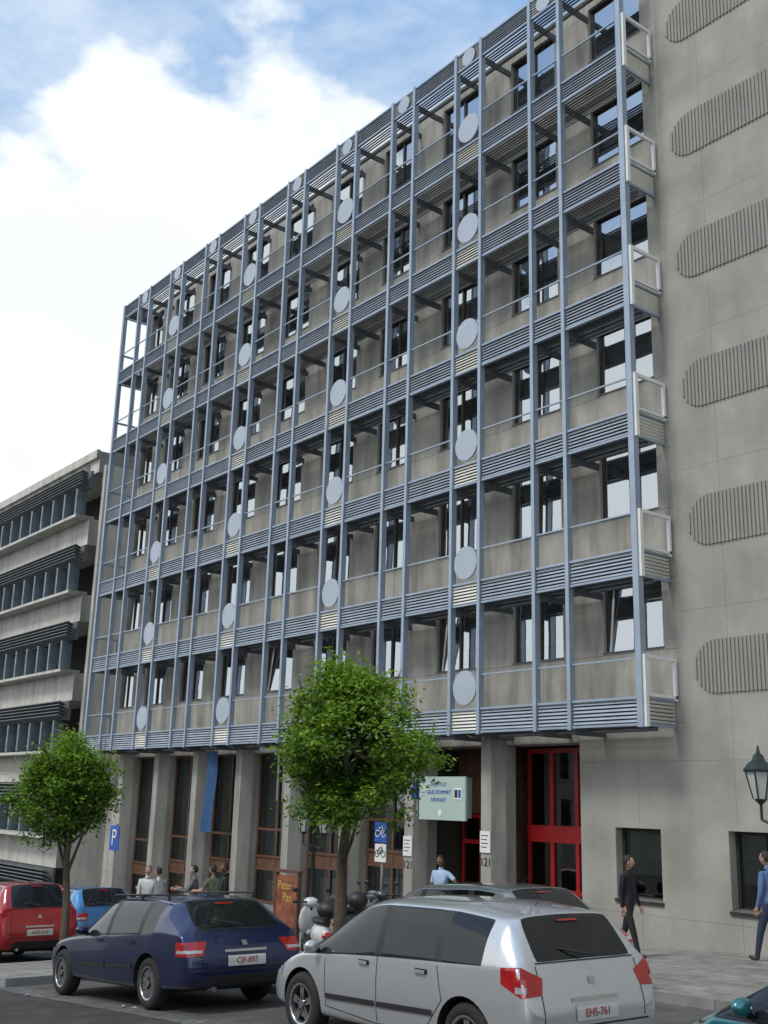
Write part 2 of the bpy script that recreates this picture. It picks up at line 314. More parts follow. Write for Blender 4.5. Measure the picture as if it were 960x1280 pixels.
# steel frame
b=MB()
edges=[X1]
for c in PC: edges+=[c+HW,c-HW]
edges.append(X0); top=zb(6)+.54
for e in edges:
    w=.055 if e in (X1,X0) else .034
    b.box(e-w,e+w,GY-.05,GY+.10,zb(0)-.03,top+.02,STEEL)
    b.box(e-w-.012,e+w+.012,GY-.062,GY-.05,zb(0)-.032,top+.022,STEEL)
for n in range(7):
    z=zb(n)
    for k,(a,c) in enumerate(zip(edges,edges[1:])):
        pair=k%2==1; pi_=k//2; disc=pair and pi_%2==1
        ms=SILV if disc or (pair and n==6) else STEELD
        x0,x1=c+.05,a-.05
        b.box(x0,x1,GY-.03,GY+.05,z,z+.045,STEEL); b.box(x0,x1,GY-.03,GY+.05,z+.495,z+.54,STEEL)
        b.box(x0,x1,GY+.06,GY+.07,z+.05,z+.49,SHADE)
        for j in range(6):
            b.obox(((x0+x1)/2,GY+.012,z+.09+j*.072),(x1-x0,.052,.01),RX(radians(58)),ms)
        if n<6:
            if not disc: b.box(x0,x1,GY-.01,GY+.03,z+1.24,z+1.27,STEEL)
            else:
                b.cyl(((x0+x1)/2,GY-.02,z+1.0),((x0+x1)/2,GY+.02,z+1.0),.38,.38,DISC,40)
                for q in (x0,x1): b.box(min(q,(x0+x1)/2),max(q,(x0+x1)/2),GY+.022,GY+.04,z+.99,z+1.01,STEEL)
        elif pair:
            b.cyl(((x0+x1)/2,GY-.035,z+.27),((x0+x1)/2,GY-.025,z+.27),.24,.24,DISC,28)
    for q in range(9 if n<6 else 4): b.box(X0+.08,X1-.08,GY+.14+q*.082,GY+.168+q*.082,z+.03,z+.065,GRATE)
    b.box(X0+.08,X1-.08,GY+.5,GY+.56,z-.07,z+.028,GRATE)
    for c in PC:
        for s in(-HW,HW): b.box(c+s-.03,c+s+.03,GY+.11,WY-.003,z-.12,z+.026,GRATE)
    for xe,sg in ((X1,1),(X0,-1)):
        b.box(xe-.03,xe+.03,GY+.11,WY-.01,z,z+.05,STEEL); b.box(xe-.03,xe+.03,GY+.11,WY-.01,z+.49,z+.54,STEEL)
        b.box(xe-sg*.05-.005,xe-sg*.05+.005,GY+.11,WY-.01,z+.05,z+.49,SHADE)
        for j in range(6): b.obox((xe,(GY+WY)/2+.05,z+.09+j*.072),(.055,.86,.012),RY(radians(-50*sg)),SILV)
        if n<6:
            x_=xe+sg*.085; mm=WHT if sg>0 else STEEL
            b.box(x_-.04,x_+.04,GY-.02,GY+.07,z-.02,z+1.32,mm)
            b.box(x_-.03,x_+.03,GY+.07,WY-.06,z+1.25,z+1.32,mm); b.box(x_-.03,x_+.03,WY-.12,WY-.06,z+.5,z+1.25,mm)
            b.box(x_-.03,x_+.03,GY+.07,WY-.06,z+.545,z+.6,mm)
b.obj('steel_balcony_frame',OB)
b=MB()
for n in range(-0,6):
    zc=2.62+2.83*n; r=.5; pts=[]
    for i in range(19):
        t=pi/2+pi*i/18; pts.append((-12.35+r*cos(t),zc+r*sin(t)))
    for i in range(19):
        t=-pi/2+pi*i/18; pts.append((-6.2+r*cos(t),zc+r*sin(t)))
    k=len(pts); vs=[(x,WY-.012,z) for x,z in pts]+[(x,WY-.001,z) for x,z in pts]
    b.add(vs,[list(range(k))]+[(i,(i+1)%k,k+(i+1)%k,k+i) for i in range(k)],RIB)
    x=-12.81
    while x<-5.74:   # cast vertical ribs
        d=0
        if x<-12.35: d=-12.35-x
        elif x>-6.2: d=x+6.2
        hh=sqrt(max(0,r*r-d*d))
        if hh>.05: b.box(x-.02,x+.02,WY-.04,WY-.013,zc-hh,zc+hh,RIB)
        x+=.085
b.obj('ribbed_panels',OB)
# ground floor colonnade
b=MB()
for i,c in enumerate(PC[1:],1):
    zg=gz(c)+.05
    pl=[(c-.27,17.8),(c-.27,17.5),(c-.16,17.15),(c+.16,17.15),(c+.27,17.5),(c+.27,17.8)]
    vs=[(x,y,zg) for x,y in pl]+[(x,y,1.48) for x,y in pl]
    b.add(vs,[(j,(j+1)%6,6+(j+1)%6,6+j) for j in range(6)],COLC)
b.obj('columns',OB)
b=MB(); gl=MB()
gb=[PC[i] for i in range(2,9)]
bays=[(gb[i+1]+.27,gb[i]-.27) for i in range(6)]+[(-37.14,PC[8]-.27)]
for (a,c) in bays:
    y=17.75; zg=gz(a)
    b.box(a,c,y,y+.15,zg-.2,gz(c)+.75,COLC)
    z0=gz(c)+.75
    for q in (a+.03,(a+c)/2,c-.03): b.box(q-.03,q+.03,y-.02,y+.06,z0,1.3,BROWN)
    for z in (z0+.03,z0+.9,z0+1.25,z0+2.0,1.27):
        b.box(a,c,y-.03,y-.021,z-.035,z+.035,BROWN)
    b.box(a,c,y+.0,y+.05,z0+.93,z0+1.22,BROWN)
    gl.poly([(a,y+.03,z0),(c,y+.03,z0),(c,y+.03,1.3),(a,y+.03,1.3)],GLASSG)
    if random.random()<.8: b.box(a+.06,c-.06,y+.4,y+.41,z0,z0+random.uniform(.5,.9),BLIND)
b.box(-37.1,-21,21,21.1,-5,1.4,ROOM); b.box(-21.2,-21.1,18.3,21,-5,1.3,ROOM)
b.box(-20.6,-15.81,19.55,19.6,-3.2,1.3,BRICK)
b.box(-18.55,-18.35,17.9,19.5,-3.1,1.3,BRICK)
for (a,c,y,z0) in ((-18.0,-15.82,18.2,-2.75),(-20.5,-18.56,18.5,-2.9)):
    w=c-a; zt=1.25 if a>-18.1 else -.2
    xs=[a+w*k/3 for k in range(4)]
    for q in xs: b.box(max(a,q-.05),min(c,q+.05),y,y+.1,z0,zt,RED)
    for z in (z0+.05,z0+1.0,z0+2.05,zt-.06): b.box(a,c,y-.012,y-.002,z-.05,z+.05,RED)
    b.box(a,c,y+.02,y+.08,z0+.02,z0+.35,RED)
    if a>-18.1: b.box(a,c,y-.02,y+.09,z0+2.1,z0+2.35,RED)
    gl.poly([(a,y+.05,z0),(c,y+.05,z0),(c,y+.05,zt),(a,y+.05,zt)],GLASSG)
b.box(-20.6,-18.56,18.45,18.6,-.19,1.3,BRICK)
b.obj('ground_floor_frames',OB); gl.obj('ground_floor_glazing',OB)
def text(s,loc,size,mat,parent=None,rot=(pi/2,0,0),name='lettering',align='CENTER',ext=.002,sx=1):
    c=D.curves.new(name,'FONT'); c.body=s; c.size=size; c.align_x=align; c.align_y='CENTER'; c.extrude=ext; c.materials.append(mat)
    o=link(D.objects.new(name,c),parent); o.location=loc; o.rotation_euler=rot; o.scale=(sx,1,1); return o
sg=empty('institute_sign'); b=MB(); SB=M('sign_pale',(.42,.53,.49),.4,0,.05)
b.box(-20.35,-18.75,17.0,17.06,-.36,.6,SB); b.box(-19.13,-18.86,16.99,16.998,.1,.35,WP); b.box(-19.10,-19.0,16.982,16.989,.14,.31,BLACK); b.box(-18.97,-18.89,16.982,16.989,.14,.31,BLUEP)
b.box(-20.6,-20.45,16.99,17.05,.1,.5,BLUEP)
b.box(-20.5,-20.45,17.05,17.2,-.3,.58,GALV); b.box(-20.35,-20.3,17.06,17.2,-.3,.58,GALV);b.box(-18.8,-18.75,17.06,17.2,-.3,.58,GALV)
b.obj('board',sg)
for i,s in enumerate(('INSTITUT','GILES ROMMET','NEVRAET')): text(s,(-19.66,16.995,.42-i*.17),.125,BLUEP,sg)
b=MB();b.cyl((-19.6,16.998,-.2),(-19.6,16.99,-.2),.07,.07,WP,16);b.obj('mark',sg)
for c in (PC[1],PC[2]):
    e=empty('house_number_sign'); b=MB(); zg=gz(c)
    b.box(c-.16,c+.16,17.12,17.145,zg+1.95,zg+2.4,WP); b.obj('plate',e); text('121',(c,17.14,zg+1.75),.24,BLACK,e)
    for k in range(4):
        bb=MB(); bb.box(c-.12,c+.1-.04*(k%2),17.114,17.119,zg+2.3-.08*k,zg+2.315-.08*k,BLACK); bb.obj('line',e)
b=MB(); BAN=M('banner_blue',(.02,.08,.2),.7,0,.25,2)
vs=[];fs=[]
for j in range(9):
    for i in range(5):
        vs.append((-30.5+.65*i/4,16.95+.05*sin(i*1.7+j*.6),1.35-2.35*j/8))
for j in range(8):
    for i in range(4): fs.append((j*5+i,j*5+i+1,j*5+i+6,j*5+i+5))
b.add(vs,fs,BAN,True); b.cyl((-30.55,16.95,1.38),(-29.8,16.95,1.38),.02,.02,GALV); b.obj('hanging_banner')
# ---------------------------------------------------------------- neighbouring building
NB=empty('concrete_office_block'); b=MB(); LV=M('dark_sunshade',(.10,.11,.115),.6,0,.2); FIN=M('blue_grey_fin',(.26,.33,.39),.5,.1,.2)
xa,xb=-130,-42.0
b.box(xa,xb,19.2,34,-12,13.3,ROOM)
b.box(xa,xb,17.4,34.2,13.0,13.9,CONCL); b.box(xa,xb,17.25,17.4,13.6,13.95,CONCL)
for i in range(60): b.box(xb-.9-i*1.5-.5,xb-.9-i*1.5,17.38,17.397,13.1,13.5,LV)
for k in range(6):
    zt=13.0-3.15*k
    for j in range(5): b.obox(((xa+xb)/2,16.85,zt-.12-j*.13),(xb-xa,.3,.04),RX(radians(-25)),LV)
    b.box(xa,xb,17.1,17.2,zt-.75,zt-.02,LV)
    b.box(xa,xb,16.6,17.4,zt-2.06,zt-1.95,CONCL)
    b.box(xa,xb,17.2,19.2,zt-3.14,zt-2.065,CONCL)
    x=xb-.6
    while x>xa:
        b.obox((x,17.0,zt-1.35),(.06,.75,1.1),RZ(radians(35)),FIN); x-=1.25
    b.box(xa,xb,19.1,19.19,zt-2.1,zt,FRAME)
b.box(xb,xb+.25,17.6,34,-7,13.3,CONCL); b.box(xb+.25,-38.5,20.5,20.7,-7,11,CONCL)
b.obj('storeys',NB)
AB=empty('apartment_building'); b=MB(); PL=surf('render_plaster',(.42,.38,.32),bw=4,bh=3)
b.box(-60,25,-26,-14,-7,4.2,PL); b.box(-60.2,25.2,-26.2,-13.9,4.2,4.5,CONCL)
x=-58
while x<23:
    for z in (-1.2,1.6): b.box(x,x+1.2,-13.99,-13.95,z,z+1.7,CGLASS); b.box(x-.08,x+1.28,-13.99,-13.9,z-.12,z-.02,CONCL)
    x+=2.6
b.obj('block',AB)
# ---------------------------------------------------------------- trees
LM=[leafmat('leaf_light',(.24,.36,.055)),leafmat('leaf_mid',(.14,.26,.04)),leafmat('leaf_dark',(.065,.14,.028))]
def tree(x,y,zt,zc0,rx,lean=0,nclump=200,per=85,seed=1,tr=.1,ls=.09):
    rnd=random.Random(seed); z0=gz(x)+.08; b=MB()
    cz=(zt+zc0)/2; rz=(zt-zc0)/2
    p=Vector((x,y,z0)); pts=[p]; H=cz-z0
    for i in range(1,7): pts.append(Vector((x+lean*(i/6)**1.5+rnd.uniform(-.03,.03),y+rnd.uniform(-.03,.03),z0+H*i/6)))
    for i in range(6): b.cyl(pts[i],pts[i+1],tr*(1-.1*i)*(1.25 if i==0 else 1),tr*(1-.1*(i+1)),BARK,10,False)
    ctr=Vector((x+lean,y,cz))
    for i in range(14):
        a=2*pi*i/14+rnd.uniform(-.3,.3); st=pts[rnd.choice((3,4,5,5,6))]
        q=ctr+Vector((cos(a)*rx*rnd.uniform(.4,.8),sin(a)*rx*rnd.uniform(.4,.8),rz*rnd.uniform(-.5,.75)))
        mid=(st+q)/2+Vector((0,0,-.1)); b.cyl(st,mid,tr*.4,tr*.25,BARK,6,False); b.cyl(mid,q,tr*.25,tr*.08,BARK,5,False)
        for _ in range(3):
            q2=q+Vector((rnd.uniform(-.4,.4),rnd.uniform(-.4,.4),rnd.uniform(-.3,.35))); b.cyl(mid.lerp(q,.6),q2,tr*.12,tr*.04,BARK,4,False)
    par=empty('street_tree'); b.obj('trunk',par)
    b=MB(); lob=[(rnd.uniform(0,2*pi),rnd.uniform(-.8,.9),rnd.uniform(.18,.45)) for _ in range(11)]
    for c in range(nclump):
        d=Vector((rnd.gauss(0,1),rnd.gauss(0,1),rnd.gauss(0,1))).normalized(); r=rnd.uniform(.25,1)**.5
        k=1
        for (la,lz,lm) in lob:
            dd=Vector((cos(la)*sqrt(max(0,1-lz*lz)),sin(la)*sqrt(max(0,1-lz*lz)),lz)).dot(d)
            k+=lm*max(0,dd-.6)*1.6-lm*.12
        taper=1.06 if d.z<0.1 else 1.06-.38*d.z
        cp=ctr+Vector((d.x*rx*taper,d.y*rx*taper,d.z*rz))*r*k*.95
        out=(cp-ctr); depth=out.length/max(rx,rz)
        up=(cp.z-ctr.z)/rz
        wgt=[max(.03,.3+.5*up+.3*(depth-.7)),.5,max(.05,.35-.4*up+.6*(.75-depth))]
        cs=rnd.uniform(.07,.2)*rx/1.15
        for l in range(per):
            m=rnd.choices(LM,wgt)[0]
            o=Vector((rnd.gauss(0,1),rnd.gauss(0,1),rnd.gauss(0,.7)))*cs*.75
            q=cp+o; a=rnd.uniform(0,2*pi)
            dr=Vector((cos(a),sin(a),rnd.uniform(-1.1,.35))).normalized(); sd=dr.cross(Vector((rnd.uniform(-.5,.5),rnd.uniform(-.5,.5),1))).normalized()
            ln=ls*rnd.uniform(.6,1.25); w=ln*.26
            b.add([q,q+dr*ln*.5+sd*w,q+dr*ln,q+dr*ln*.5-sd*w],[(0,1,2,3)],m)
    b.obj('foliage',par)
tree(-13.2,9.65,2.55,-1.0,1.34,lean=-.02,nclump=460,per=85,seed=4,tr=.11)
tree(-20.25,8.6,1.3,-1.1,1.2,lean=-.5,nclump=330,per=80,seed=9,tr=.09)
# ---------------------------------------------------------------- cars
def car(name,L_,Wd,H,belt,hood,xrw,xrr,pil,xrf,xc,wx,wr,paint,loc,dirx=-1,yaw=0,plate=None,trim=True,rails=False,spk=5,tl='side',hub=CHROME,rdrop=.05):
    W=Wd/2; ro=W-.22
    st=[(0,.42,.58,.62,W-.14,W-.34,'b'),(.05,.28,belt*.78,belt*.78+.05,W-.05,W-.24,'b'),(xrw,.24,belt-.0,belt+.05,W-.04,W-.16,'rw'),
        (xrr,.2,belt+.01,H-rdrop,W-.02,ro,'b'),(xrr+.16,.2,belt+.0,H-.01-rdrop*.5,W-.01,ro,'s')]
    for i,x in enumerate(pil): st+=[(x,.2,belt-.02*(i+1),H,W-.01,ro+.01,'p'),(x+.09,.2,belt-.02*(i+1),H,W-.01,ro+.01,'s')]
    hc=max(hood+.06,belt-.13)
    st+=[(xrf,.2,belt-.07,H-.04,W-.02,ro-.02,'sc'),(xc,.2,hc,hc+.05,W-.04,W-.16,'b'),(L_-.5,.22,hood,hood+.08,W-.05,W-.26,'b'),
         (L_-.15,.24,hood-.2,hood-.06,W-.12,W-.38,'b'),(L_,.32,hood-.34,hood-.26,W-.30,W-.5,'b')]
    vs=[];fs=[];mi=[]
    for (x,z0,zs,zr,ws,wr_,t) in st:
        wm=ws+.025; zm=z0+(zs-z0)*.6
        half=[(0,z0),(wm*.82,z0),(wm-.03,z0+.07),(wm,zm),(ws-.005,zs),((ws+wr_)/2+.02*(zr-zs>.2),zs+(zr-zs)*.5),(wr_,zr-(.08 if zr-zs>.2 else .012)),(wr_*.86,zr-(.025 if zr-zs>.2 else .006)),(0,zr)]
        ring=half+[(-y,z) for y,z in half[7:0:-1]]
        vs+=[(x,y,z) for y,z in ring]
    n=16
    for s in range(len(st)-1):
        t=st[s][6]
        for i in range(n):
            a,b2=s*n+i,s*n+(i+1)%n; fs.append((a,b2,b2+n,a+n))
            r=i if i<8 else 15-i
            k=0
            if t=='rw' and r==7: k=1
            if t=='s' and r in(4,5): k=1
            if t=='p' and r in(4,5): k=2
            if t=='sc' and r in(4,5,7): k=1
            if r<=0: k=2
            mi.append(k)
    fs.append(tuple(range(n))[::-1]); mi.append(0); fs.append(tuple((len(st)-1)*n+i for i in range(n))); mi.append(0)
    me=D.meshes.new('body'); me.from_pydata(vs,[],fs)
    for m in (paint,CGLASS,BLACK): me.materials.append(m)
    me.polygons.foreach_set('material_index',mi)
    bm=bmesh.new(); bm.from_mesh(me); bmesh.ops.recalc_face_normals(bm,faces=bm.faces)
    cl=bm.edges.layers.float.get('crease_edge') or bm.edges.layers.float.new('crease_edge')
    ns=len(st)
    for e in bm.edges:
        ms={f.material_index for f in e.link_faces}
        i0,i1=sorted(v.index for v in e.verts); s0,s1=i0//n,i1//n; r0=i0%n
        if s0!=s1:
            r=min(r0,n-r0)
            e[cl]={4:.55,6:.45,2:.4,3:.15}.get(r,0)
        else:
            e[cl]={0:.3,1:.25,2:.45,3:.4,ns-5:.25,ns-4:.5,ns-2:.25,ns-1:.3}.get(s0,0)
        if len(ms)>1 and 1 in ms: e[cl]=.95
    bm.to_mesh(me); bm.free()
    ob=D.objects.new('tmp',me); COL.objects.link(ob)
    md=ob.modifiers.new('s','SUBSURF'); md.levels=3; md.render_levels=3
    cut=MB()
    for q in (paint,CGLASS,BLACK): cut.mi(q)
    for x in wx:
        for s in (1,-1): cut.cyl((x,s*(W-.32),wr*.98),(x,s*(W+.3),wr*.98),wr+.055,wr+.055,BLACK,32,sm=False)
    co=cut.obj('cut'); bo=ob.modifiers.new('b','BOOLEAN'); bo.operation='DIFFERENCE'; bo.object=co; bo.solver='EXACT'
    dg=bpy.context.evaluated_depsgraph_get(); dg.update()
    me2=D.meshes.new_from_object(ob.evaluated_get(dg)); D.objects.remove(ob); D.objects.remove(co)
    me2.name='body'
    for p in me2.polygons: p.use_smooth=True
    xf=loc[0]+dirx*wx[1]; xr=loc[0]+dirx*wx[0]
    sl=(gz(xf)-gz(xr))/(wx[1]-wx[0])
    fwd=Vector((dirx,0,sl)).normalized(); fwd=Matrix.Rotation(yaw,3,'Z')@fwd
    left=Vector((0,0,1)).cross(fwd).normalized(); up=fwd.cross(left)
    m=Matrix.Identity(4)
    for i,v in enumerate((fwd,left,up,Vector((loc[0],loc[1],gz(xr)-sl*wx[0])))):
        for j in range(3): m[j][i]=v[j]
    par=empty(name,m)
    body=link(D.objects.new('body',me2),par)
    try: me2.set_sharp_from_angle(angle=radians(50))
    except Exception: pass
    bv=BVHTree.FromPolygons([v.co.copy() for v in me2.vertices],[tuple(p.vertices) for p in me2.polygons])
    b=MB()
    def patch(c,d,w,h,mat,off=.006,nx=8,nz=8,fn=None):
        c=Vector(c);d=Vector(d).normalized(); up_=Vector((0,0,1)); rt=d.cross(up_).normalized(); g={}
        for i in range(nx+1):
            for j in range(nz+1):
                u,v=-1+2*i/nx,-1+2*j/nz
                if fn: u,v=fn(u,v)
                o=c+rt*u*w/2+up_*v*h/2-d*1.0
                hit=bv.ray_cast(o,d)
                if hit[0]: g[i,j]=hit[0]-d*off
        for i in range(nx):
            for j in range(nz):
                q=[g.get(k) for k in((i,j),(i+1,j),(i+1,j+1),(i,j+1))]
                if all(q): b.add(q,[(0,1,2,3)],mat,True)
    def seam(pts,side,w=.008,mat=BLACK,off=.003):
        P=[]
        for (x0,z0),(x1,z1) in zip(pts,pts[1:]):
            k=max(2,int(sqrt((x1-x0)**2+(z1-z0)**2)/.06))
            for i in range(k+1): P.append((x0+(x1-x0)*i/k,z0+(z1-z0)*i/k))
        Q=[]
        for x,z in P:
            h=bv.ray_cast(Vector((x,side*2,z)),Vector((0,-side,0)))
            Q.append((h[0]+Vector((0,side*off,0))) if h[0] else None)
        for p,q in zip(Q,Q[1:]):
            if p is None or q is None or (q-p).length<1e-4 or (q-p).length>.3: continue
            t=(q-p).normalized(); nn=Vector((0,side,0)).cross(t).normalized()*w/2
            b.add([p-nn,q-nn,q+nn,p+nn],[(0,1,2,3)],mat)
    for s in (1,-1):
        for x in wx:
            c=(x,s*(W-.12),wr)
            b.lathe(c,(0,s,0),[(wr*.6,-.1),(wr*.93,-.1),(wr,-.06),(wr,.05),(wr*.93,.09),(wr*.66,.1),(wr*.62,.07)],RUB,32)
            b.lathe(c,(0,s,0),[(wr*.62,.085),(wr*.56,.09),(wr*.54,.03),(wr*.5,-.02),(.0,-.02)],BLACK,32)
            b.lathe(c,(0,s,0),[(wr*.655,.098),(wr*.6,.1),(wr*.56,.075),(wr*.56,.06)],hub,32)
            b.cyl((x,s*(W-.1),wr),(x,s*(W-.03),wr),wr*.15,wr*.13,hub,12)
            for k in range(spk):
                a=2*pi*k/spk+.3
                for da in(-.13,.13):
                    dv=Vector((cos(a+da),0,sin(a+da))); R=Matrix((dv,Vector((0,1,0)),dv.cross(Vector((0,1,0))))).transposed()
                    b.obox(Vector((x,s*(W-.055),wr))+dv*wr*.34,(wr*.52,.02,.034),R,hub)
        fx0=wx[1]-wr-.1; rx0=wx[0]+.1
        bz=belt-.05
        px=[p+.045 for p in pil]
        seam([(px[-1],bz),(px[-1],.32)],s); seam([(fx0-.02,bz-.1),(fx0-.05,.36),(px[-1],.30)],s)
        if len(pil)>1: seam([(px[0]-.0,bz),(px[0]-.08,.62),(rx0+wr+.12,.34),(px[-1],.30)],s)
        for x in px: seam([(x+.14,belt-.12),(x+.30,belt-.12)],s,.032,hub if not trim else paint,.03); seam([(x+.13,belt-.12),(x+.31,belt-.12)],s,.045,BLACK,.004)
        if trim: seam([(wx[0]+wr+.1,.5),(px[-1]-.02,.48)],s,.05,BLACK,.012); seam([(px[-1]+.02,.48),(fx0-.06,.46)],s,.05,BLACK,.012)
        b.ellip((xc-.3,s*(W+.04),hc+.1),(.05,.1,.06),paint); b.cyl((xc-.27,s*(W-.08),hc+.04),(xc-.28,s*(W+.03),hc+.07),.025,.02,BLACK,8)
        seam([(xc-.1,hc+.02),(px[-1]+.1,belt-.045),(px[0],belt-.01)],s,.014,BLACK,.004)
        if tl=='tall': patch((.2,s*(W-.1),belt+.16),(1,-s*.9,0),.16,.5,TAIL,fn=lambda u,v:(u*(1-.25*v),v))
        elif tl=='hip': patch((.12,s*(W-.08),belt-.10),(1,-s*1.1,0),.36,.24,TAIL,fn=lambda u,v:(u,v*(1-.45*abs(u))-.35*u*s)); patch((.12,s*(W-.08),belt-.16),(1,-s*1.1,0),.10,.05,HEADL,off=.009)
        else: patch((.1,s*(W-.1),belt-.17),(1,-s*1.0,0),.36,.16,TAIL); patch((.1,s*(W-.1),belt-.2),(1,-s*1.0,0),.32,.035,HEADL,off=.009)
        patch((L_-.2,s*(W-.2),hood-.1),(-1,-s*.7,-.1),.4,.18,HEADL)
        patch((L_-.1,s*(W-.3),.42),(-1,-s*.2,0),.2,.1,BLACK)
        if rails:
            b.cyl((xrr+.2,s*(ro-.02),H+.005),(xrf-.1,s*(ro-.03),H+.0),.014,.014,BLACK,8)
            for x in (xrr+.2,(xrr+xrf)/2,xrf-.1): b.cyl((x,s*(ro-.02),H-.07),(x,s*(ro-.02),H+.005),.02,.02,BLACK,6)
    def bk(y0,y1,z0,z1,mat,off=.006): patch((0,(y0+y1)/2,(z0+z1)/2),(1,0,0),y1-y0,z1-z0,mat,off,nx=10,nz=4)
    bk(-.27,.27,.52,.64,PLATE,.012)
    bk(-W+.15,W-.15,.36,.375,BLACK); bk(-W+.2,W-.2,.47,.485,BLACK,.004)
    bk(-.3,.3,.68,.71,hub,.01)
    bk(-.035,.035,belt-.15,belt-.09,CHROME,.012)
    for s in (1,-1): bk(s*(W-.25)-.005,s*(W-.25)+.005,.5,belt+.02,BLACK,.004)
    bk(-W+.26,W-.26,belt+.035,belt+.047,BLACK,.004)
    b.cyl((xrw-.05,0,belt+.09),(xrw+.1,.38,belt+.16),.012,.008,BLACK,6)
    bk(-.13,.13,H-rdrop-.07,H-rdrop-.055,TAIL,.015)
    patch((L_,0,hood-.22),(-1,0,0),.8,.1,BLACK); patch((L_,0,.42),(-1,0,0),1.0,.14,BLACK); patch((L_,0,.52),(-1,0,0),.52,.11,PLATE,.012)
    b.cyl((.0,.45,.27),(.2,.45,.27),.03,.03,CHROME,10); b.cyl((xrr+.35,0,H-.04),(xrr+.1,0,H+.16),.006,.003,BLACK,5)
    b.obj('fittings',par)
    if plate:
        h=bv.ray_cast(Vector((-1,0,.58)),Vector((1,0,0)))
        text(plate,(h[0].x-.018,0,.58),.095,PRED,par,rot=(pi/2,0,-pi/2),ext=.001)
    return par
def paint(name,c,metal=.6,rough=.32): return M(name,c,rough,metal,.05,60,coat=1)
PS=paint('silver_paint',(.60,.615,.63),.6); PB=paint('navy_paint',(.02,.03,.10)); PLB=paint('light_blue_paint',(.08,.25,.5)); PR=paint('red_car_paint',(.38,.01,.015),.2)
PT=paint('teal_paint',(.03,.2,.24)); PG=paint('grey_green_paint',(.34,.37,.36))
car('parked_minivan',4.2,1.81,1.47,.96,.76,.12,.38,[1.1,2.0],2.5,3.4,(.78,3.4),.32,PS,(-7.1,8.05),plate='EHS-761',tl='hip',rdrop=.08)
car('parked_estate_car',4.48,1.74,1.35,.9,.74,.2,.7,[1.2,2.15],2.6,3.2,(1.0,3.72),.31,PB,(-12.45,7.7),plate='CJF-897',rails=True,spk=10)
car('parked_hatchback',3.9,1.65,1.45,.95,.84,.15,.5,[1.3,2.15],2.6,3.3,(.65,3.1),.29,PLB,(-24.6,11.5),plate='DXR-204')
car('parked_hatchback',3.7,1.68,1.58,1.0,.86,.12,.42,[1.2,2.1],2.5,3.15,(.6,2.98),.29,PR,(-22.9,9.2),plate='AKP-318',tl='tall')
car('parked_sedan',4.4,1.74,1.44,.95,.85,.45,.95,[1.5,2.5],2.95,3.5,(.95,3.6),.31,PG,(-10.0,11.35))
car('parked_hatchback',3.9,1.66,1.42,.95,.84,.15,.5,[1.3,2.15],2.6,3.3,(.65,3.1),.29,PT,(-1.7,7.65))
